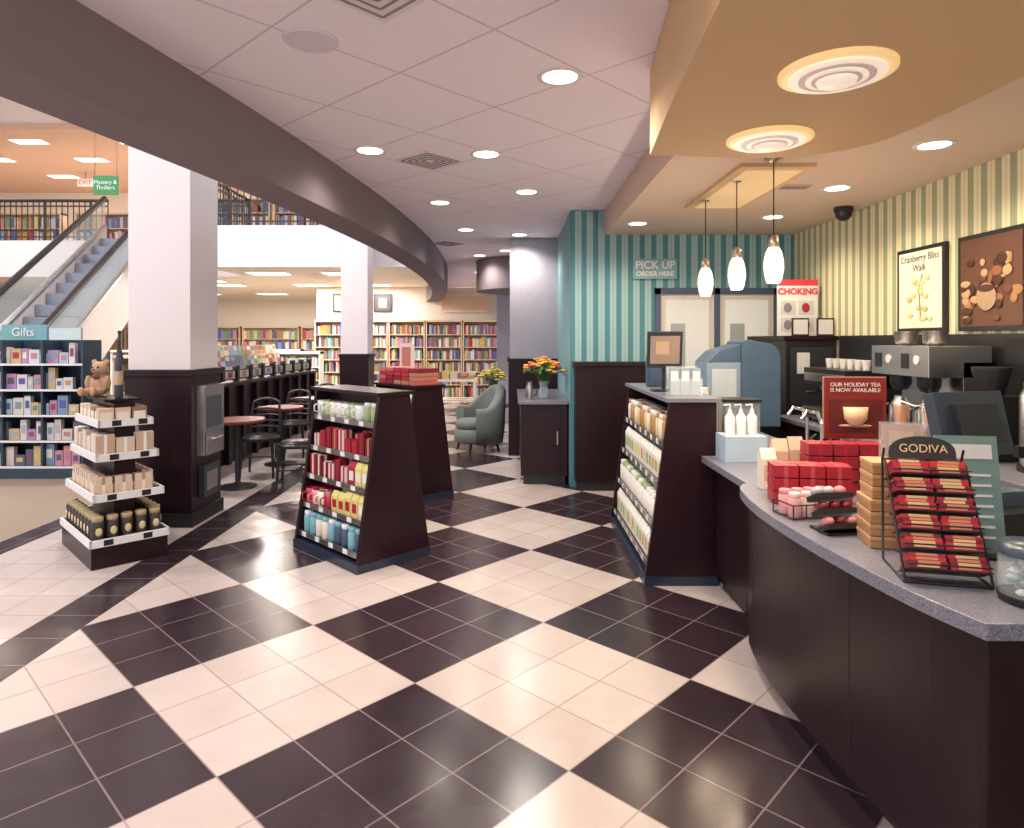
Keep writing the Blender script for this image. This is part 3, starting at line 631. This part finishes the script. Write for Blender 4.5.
q.tube([(-.2,-.34,.34),(-.26,-.34,.3),(-.25,-.34,.15)],.006,CHROME,6); q.done(.005)
q=B('coffee_grinder',(2.82,3.90,.92)); q.b(-.12,.12,-.12,.12,0,.38,BLACK); q.b(-.16,-.12,-.05,.05,.18,.28,METAL); q.lathe([(.06,.38),(.1,.52),(.1,.54)],(.0,0,0),BLACK); q.done(.006)
q=B('thermal_dispenser',(2.8,3.5,.92)); q.cyl((0,0,0),.11,.03,BLACK); q.lathe([(.095,.03),(.1,.05),(.1,.40),(.08,.44),(.08,.47),(.001,.48)],(0,0,0),METAL,24); q.b(-.14,-.09,-.02,.02,.08,.14,BLACK); q.done()
q=B('blender',(2.8,3.1,.92)); q.lathe([(.09,0),(.09,.04),(.07,.16)],(0,0,0),BLACK); q.lathe([(.05,.16),(.075,.40),(.078,.41)],(0,0,0),BLUG); q.lathe([(.078,.41),(.07,.44),(.001,.45)],(0,0,0),BLACK); q.done()
for yy in (3.75,4.0,4.2):
    q=B('counter_faucet',(1.87,yy,.862)); q.lathe([(.03,0),(.03,.02),(.014,.03)],(0,0,0),CHROME); q.tube([(0,0,.02),(0,0,.25),(-.03,0,.32),(-.09,0,.33),(-.12,0,.28)],.012,CHROME); q.tube([(0,0,.12),(.06,0,.16)],.008,BLACK,6); q.done()
q=B('pump_bottle_caddy',(1.45,4.2,.862)); q.b(-.13,.13,-.1,.1,0,.16,mat('frosted_blue',(.40,.52,.64),.3))
for x in (-.07,.0,.07):
    q.lathe([(.03,.16),(.032,.17),(.032,.27),(.012,.30),(.012,.32)],(x,0,0),LABEL,14); q.tube([(x,0,.31),(x,0,.35),(x-.04,0,.345)],.006,LABEL,6)
q.done(.004)
q=B('menu_screen_stand',(1.14,4.98,1.235)); q.b(-.09,.09,-.07,.07,0,.015,BLACK); q.b(-.012,.012,.0,.02,.015,.2,BLACK); q.at(0,0,.18,rx=8); q.b(-.13,.13,-.02,.015,0,.27,mat('pos_shell',(.02,.025,.035),.4)); q.b(-.11,.11,-.023,-.02,.03,.24,P(.30,.22,.18)); q.b(-.07,.03,-.025,-.023,.1,.2,P(.5,.34,.22)); q.at(); q.done(.003)
q=B('brochure_holder',(1.2,4.62,1.235)); q.b(-.11,.11,-.07,.07,0,.01,ACR); q.b(-.11,.11,-.072,-.07,0,.12,ACR); q.b(-.11,.11,.07,.072,0,.2,ACR)
for x in (-.075,0,.075): q.b(x-.032,x+.032,-.03,.0,.01,.19,P(.28,.36,.42)); q.b(x-.025,x+.025,-.032,-.03,.1,.17,LABEL)
q.done()
q=B('blue_display_canister',(1.2,5.5,1.235)); q.lathe([(.08,0),(.09,.01),(.09,.24),(.07,.28),(.001,.29)],(0,0,0),BIN,24).done()
q=B('paper_cup_stack',(1.6,5.5,.862))
for x,y,h in ((-.1,0,.3),(.0,.05,.36),(.1,-.02,.26)): q.lathe([(.032,0),(.044,h)],(x,y,0),P(.75,.74,.72),14)
q.done()
q=B('clear_lid_dispenser',(1.62,4.75,.862)); q.b(-.12,.12,-.1,.1,0,.32,mat('smoke_acrylic',(.3,.34,.38),.1,alpha=.5,var=0)); q.b(-.13,.13,-.11,.11,.32,.34,BLACK); q.b(-.12,.12,-.1,.1,0,.02,BLACK)
for x in (-.06,.06): q.cyl((x,0,.02),.045,.25,LABEL)
q.done()
# merchandise on the counter
q=B('red_gift_box_stack',(1.38,3.06,.877),-8)
for i in range(3):
    for j in range(3): giftbox(q,-.13+i*.115,-.02,j*.06,.108,.12,.055,RED,P(.45,.06,.08))
q.done(.002)
q=B('red_gift_box_stack',(1.60,3.24,.877),-5)
for i in range(3):
    for j in range(4): giftbox(q,-.11+i*.12,.0,j*.062,.112,.12,.057,P(.28,.012,.03),RED)
q.done(.002)
q=B('holiday_tea_sign',(1.755,3.40,.877),-6); q.b(-.06,.06,-.03,.03,0,.012,BLACK); q.tube([(0,0,.01),(0,0,.26)],.006,METAL,6); q.b(-.15,.15,-.012,.0,.24,.55,P(.19,.012,.012)); q.b(-.155,.155,-.002,.004,.235,.555,P(.4,.25,.18)); q.b(-.13,.13,-.0135,-.012,.27,.44,P(.10,.01,.01))
q.lathe([(.03,.31),(.055,.34),(.06,.40),(.055,.40)],(0,-.012,0),P(.7,.5,.32),16); q.ell((0,-.014,.305),(.085,.006,.008),P(.6,.4,.3),16,6); o=q.done(); text(o,'OUR HOLIDAY TEA\nIS NOW AVAILABLE',.028,(0,-.0145,.50),LABEL)
q=B('cream_gift_bags',(1.33,3.33,.877))
for x,y,h,m in ((-.05,.0,.2,CREAMY),(.03,.05,.24,P(.66,.45,.32)),(-.02,-.1,.14,P(.66,.36,.3)),(.11,.05,.25,P(.55,.42,.32))): bag(q,x,y,0,m,P(.6,.4,.3),.075,h,.06)
q.done()
q=B('candy_jar_basket',(1.26,2.82,.877),12); q.tube([(-.12,-.07,.06),(.12,-.07,.06),(.12,.07,.06),(-.12,.07,.06),(-.12,-.07,.06)],.003,BLACK,5); q.tube([(-.12,-.07,.005),(.12,-.07,.005),(.12,.07,.005),(-.12,.07,.005),(-.12,-.07,.005)],.003,BLACK,5)
for x,y in [(-.12,-.07),(.12,-.07),(.12,.07),(-.12,.07),(0,-.07),(-.06,-.07),(.06,-.07)]: q.tube([(x,y,.003),(x,y,.06)],.003,BLACK,5)
for i in range(4):
    for j in range(2): jar(q,-.088+i*.058,-.033+j*.066,.005,random.choice([P(.7,.5,.46),P(.66,.32,.32)]),random.choice([PINK,LPINK]),.027,.10)
q.done()
q=B('truffle_rack',(1.26,2.585,.877),8)
for i in range(3):
    q.at(0,.035*i-.03,.03+.05*i,rx=-25); q.b(-.075,.075,-.04,.04,-.02,.0,BLACK)
    for k in range(3): q.ell((-.048+k*.048,0,.014),(.022,.032,.02),random.choice([DRED,P(.4,.4,.4),GOLD,RED,PINK]),8,6)
q.at(); q.b(-.07,.07,-.06,.06,0,.008,BLACK); q.done()
q=B('gold_box_stack',(1.385,2.42,.877),-10)
for j in range(7): 
    w=.095 if j<4 else .086; q.b(-w,w,-w*.75,w*.75,j*.044,j*.044+.026,GOLD); q.b(-w-.002,w+.002,-w*.75-.002,w*.75+.002,j*.044+.026,j*.044+.041,P(.52,.29,.14)); q.b(-.012,.012,-w*.75-.004,w*.75+.004,j*.044+.004,j*.044+.0425,P(.25,.10,.06))
q.done(.002)
q=B('acrylic_sign_holder',(1.72,2.93,.877),-12); q.b(-.09,.09,-.03,.03,0,.006,ACR); q.b(-.09,.09,-.003,.003,.006,.38,ACR); q.b(-.08,.08,.004,.006,.17,.37,P(.5,.2,.16)); q.b(-.05,.05,.001,.0035,.2,.34,P(.66,.45,.34)); q.done()
q=B('glass_mug_tree',(1.90,3.12,.877)); q.lathe([(.07,0),(.07,.012)],(0,0,0),METAL); q.tube([(0,0,.01),(0,0,.4)],.006,METAL,6)
for k in range(6):
    a=k*60; z=.15+.1*(k%3); x=.07*math.cos(rad(a)); y=.07*math.sin(rad(a)); q.tube([(0,0,z+.08),(x,y,z+.1)],.004,METAL,5); q.lathe([(.025,0),(.035,.08)],(x,y,z),mat('mug_amber',(.6,.3,.14),.1,alpha=.5,var=0),12)
q.done()
q=B('glass_candle_jars',(1.66,2.72,.877))
for i,(x,y,h) in enumerate([(-.07,0,.14),(.01,.02,.18),(.09,-.01,.12)]):
    q.lathe([(.032,0),(.035,.01),(.035,h*.6)],(x,y,0),[P(.5,.28,.1),PINK,P(.6,.45,.25)][i],14); q.lathe([(.036,h*.6),(.036,h)],(x,y,0),ACR,14); q.lathe([(.037,h),(.037,h+.015),(.008,h+.02),(.012,h+.035),(.001,h+.04)],(x,y,0),GOLD,14)
q.done()
q=B('chocolate_bar_rack',(1.345,2.11,.877),-14)
for x in (-.118,.118):
    q.tube([(x,-.11,.004),(x,.11,.004),(x,.12,.34),(x,.1,.38)],.004,BLACK,6); q.tube([(x,-.11,.004),(x,-.1,.03),(x,.09,.34)],.004,BLACK,6)
q.tube([(-.118,-.11,.004),(.118,-.11,.004)],.004,BLACK,6); q.tube([(-.118,.12,.34),(.118,.12,.34)],.004,BLACK,6)
for k in range(6):
    q.at(0,-.075+k*.03,.03+k*.052,rx=-24); q.b(-.114,.114,-.055,.05,-.003,0,BLACK); q.tube([(-.114,-.058,.012),(.114,-.058,.012)],.0025,BLACK,5)
    for c_ in range(4):
        for h_ in (-1,1):
            dx=random.uniform(-.004,.004); q.b(h_*.054-.051+dx,h_*.054+.051+dx,-.056+c_*.005,.045,.001+c_*.0115,.0115+c_*.0115,random.choice([RED,DRED,P(.42,.03,.03)])); q.b(h_*.054-.03+dx,h_*.054+.03+dx,-.0572+c_*.005,-.035+c_*.005,.004+c_*.0115,.012+c_*.0115,random.choice([P(.5,.2,.12),P(.6,.42,.2)]))
q.at(0,.115,.365,rx=-8)
pts=[(.1*math.cos(rad(a)),.055*abs(math.sin(rad(a)))**.8+.0) for a in range(0,181,15)]
q.exy([(-.1,-.0)]+[(x,z) for x,z in pts][::-1][1:-1]+[(.1,0),(.1,-.02),(-.1,-.02)],-.006,.006,P(.015,.012,.015))
q.at(); o=q.done(); text(o,'GODIVA',.038,(0,.103,.38),P(.7,.52,.25),(82,0,0))
q=B('candy_jar',(1.475,1.885,.877)); q.lathe([(.075,0),(.08,.01),(.08,.02)],(0,0,0),BLACK,24); q.lathe([(.074,.02),(.078,.04),(.078,.12),(.07,.135)],(0,0,0),ACR,24); q.lathe([(.082,.135),(.082,.15),(.07,.165),(.02,.17)],(0,0,0),mat('jar_lid',(.03,.05,.08),.3),24)
for i in range(40):
    a=random.uniform(0,6.28); t=random.uniform(.02,.056); q.ell((t*math.cos(a),t*math.sin(a),.035+.018*(i%5)),(.02,.014,.01),random.choice([P(.35,.5,.46),CREAMY,P(.2,.36,.36)]),7,5)
q.done()
q=B('cash_register',(1.80,2.58,.877),-165)
q.b(-.18,.18,-.17,.17,0,.11,mat('pos_shell',(.02,.025,.035),.4)); q.b(-.14,.14,-.1,.1,.11,.17,BLUG); q.b(-.02,.02,.0,.04,.17,.3,BLACK)
q.at(0,.0,.29,rx=14); q.b(-.17,.17,-.02,.03,0,.25,mat('monitor_shell',(.03,.045,.07),.4)); q.b(-.15,.15,-.023,-.02,.02,.23,P(.3,.4,.5)); q.b(-.1,.1,.03,.06,.05,.2,mat('pos_shell',(.02,.025,.035),.4)); q.at()
for i in range(5):
    for j in range(4): q.b(-.12+i*.045,-.09+i*.045,-.165+j*.015,-.155+j*.015,.11,.118,LABEL)
q.done(.005)
q=B('counter_placard',(1.59,2.28,.877),-10); q.b(-.1,.1,-.04,.05,0,.01,BLACK); q.at(0,0,.01,rx=-10); q.b(-.1,.1,-.004,.004,0,.40,P(.16,.27,.25)); q.b(-.08,.08,-.006,-.004,.32,.37,LABEL); 
for k in range(7): q.b(-.07,.07,-.006,-.004,.05+k*.035,.058+k*.035,LABEL)
q.at(); q.done()
q=B('receipt_printer',(1.86,2.15,.877),-10); q.b(-.1,.1,-.11,.11,0,.17,BLACK); q.b(-.07,.07,-.05,.03,.17,.185,BLUG); q.b(-.04,.04,-.02,-.017,.175,.24,LABEL); q.done(.008)
q=B('card_terminal',(1.66,2.02,.877),-12); q.b(-.06,.06,-.07,.07,0,.02,BLACK); q.at(0,0,.02,rx=25); q.b(-.05,.05,-.08,.08,.02,.06,mat('pos_shell',(.02,.025,.035),.4)); q.b(-.035,.035,.01,.06,.06,.063,P(.3,.4,.38)); q.at(); q.done(.004)

# ---------------------------------------------------------------- world / camera
w=bpy.data.worlds.new('World'); S.world=w; w.use_nodes=True
bg=w.node_tree.nodes['Background']; bg.inputs[0].default_value=(1,.94,.96,1); bg.inputs[1].default_value=1.25
cd=bpy.data.cameras.new('Camera'); cam=bpy.data.objects.new('Camera',cd); S.collection.objects.link(cam)
cam.location=(0,0,1.62); cam.rotation_euler=(rad(90),0,0); cd.sensor_width=36; cd.lens=23.31; cd.shift_y=-.0723; cd.clip_end=100
S.camera=cam
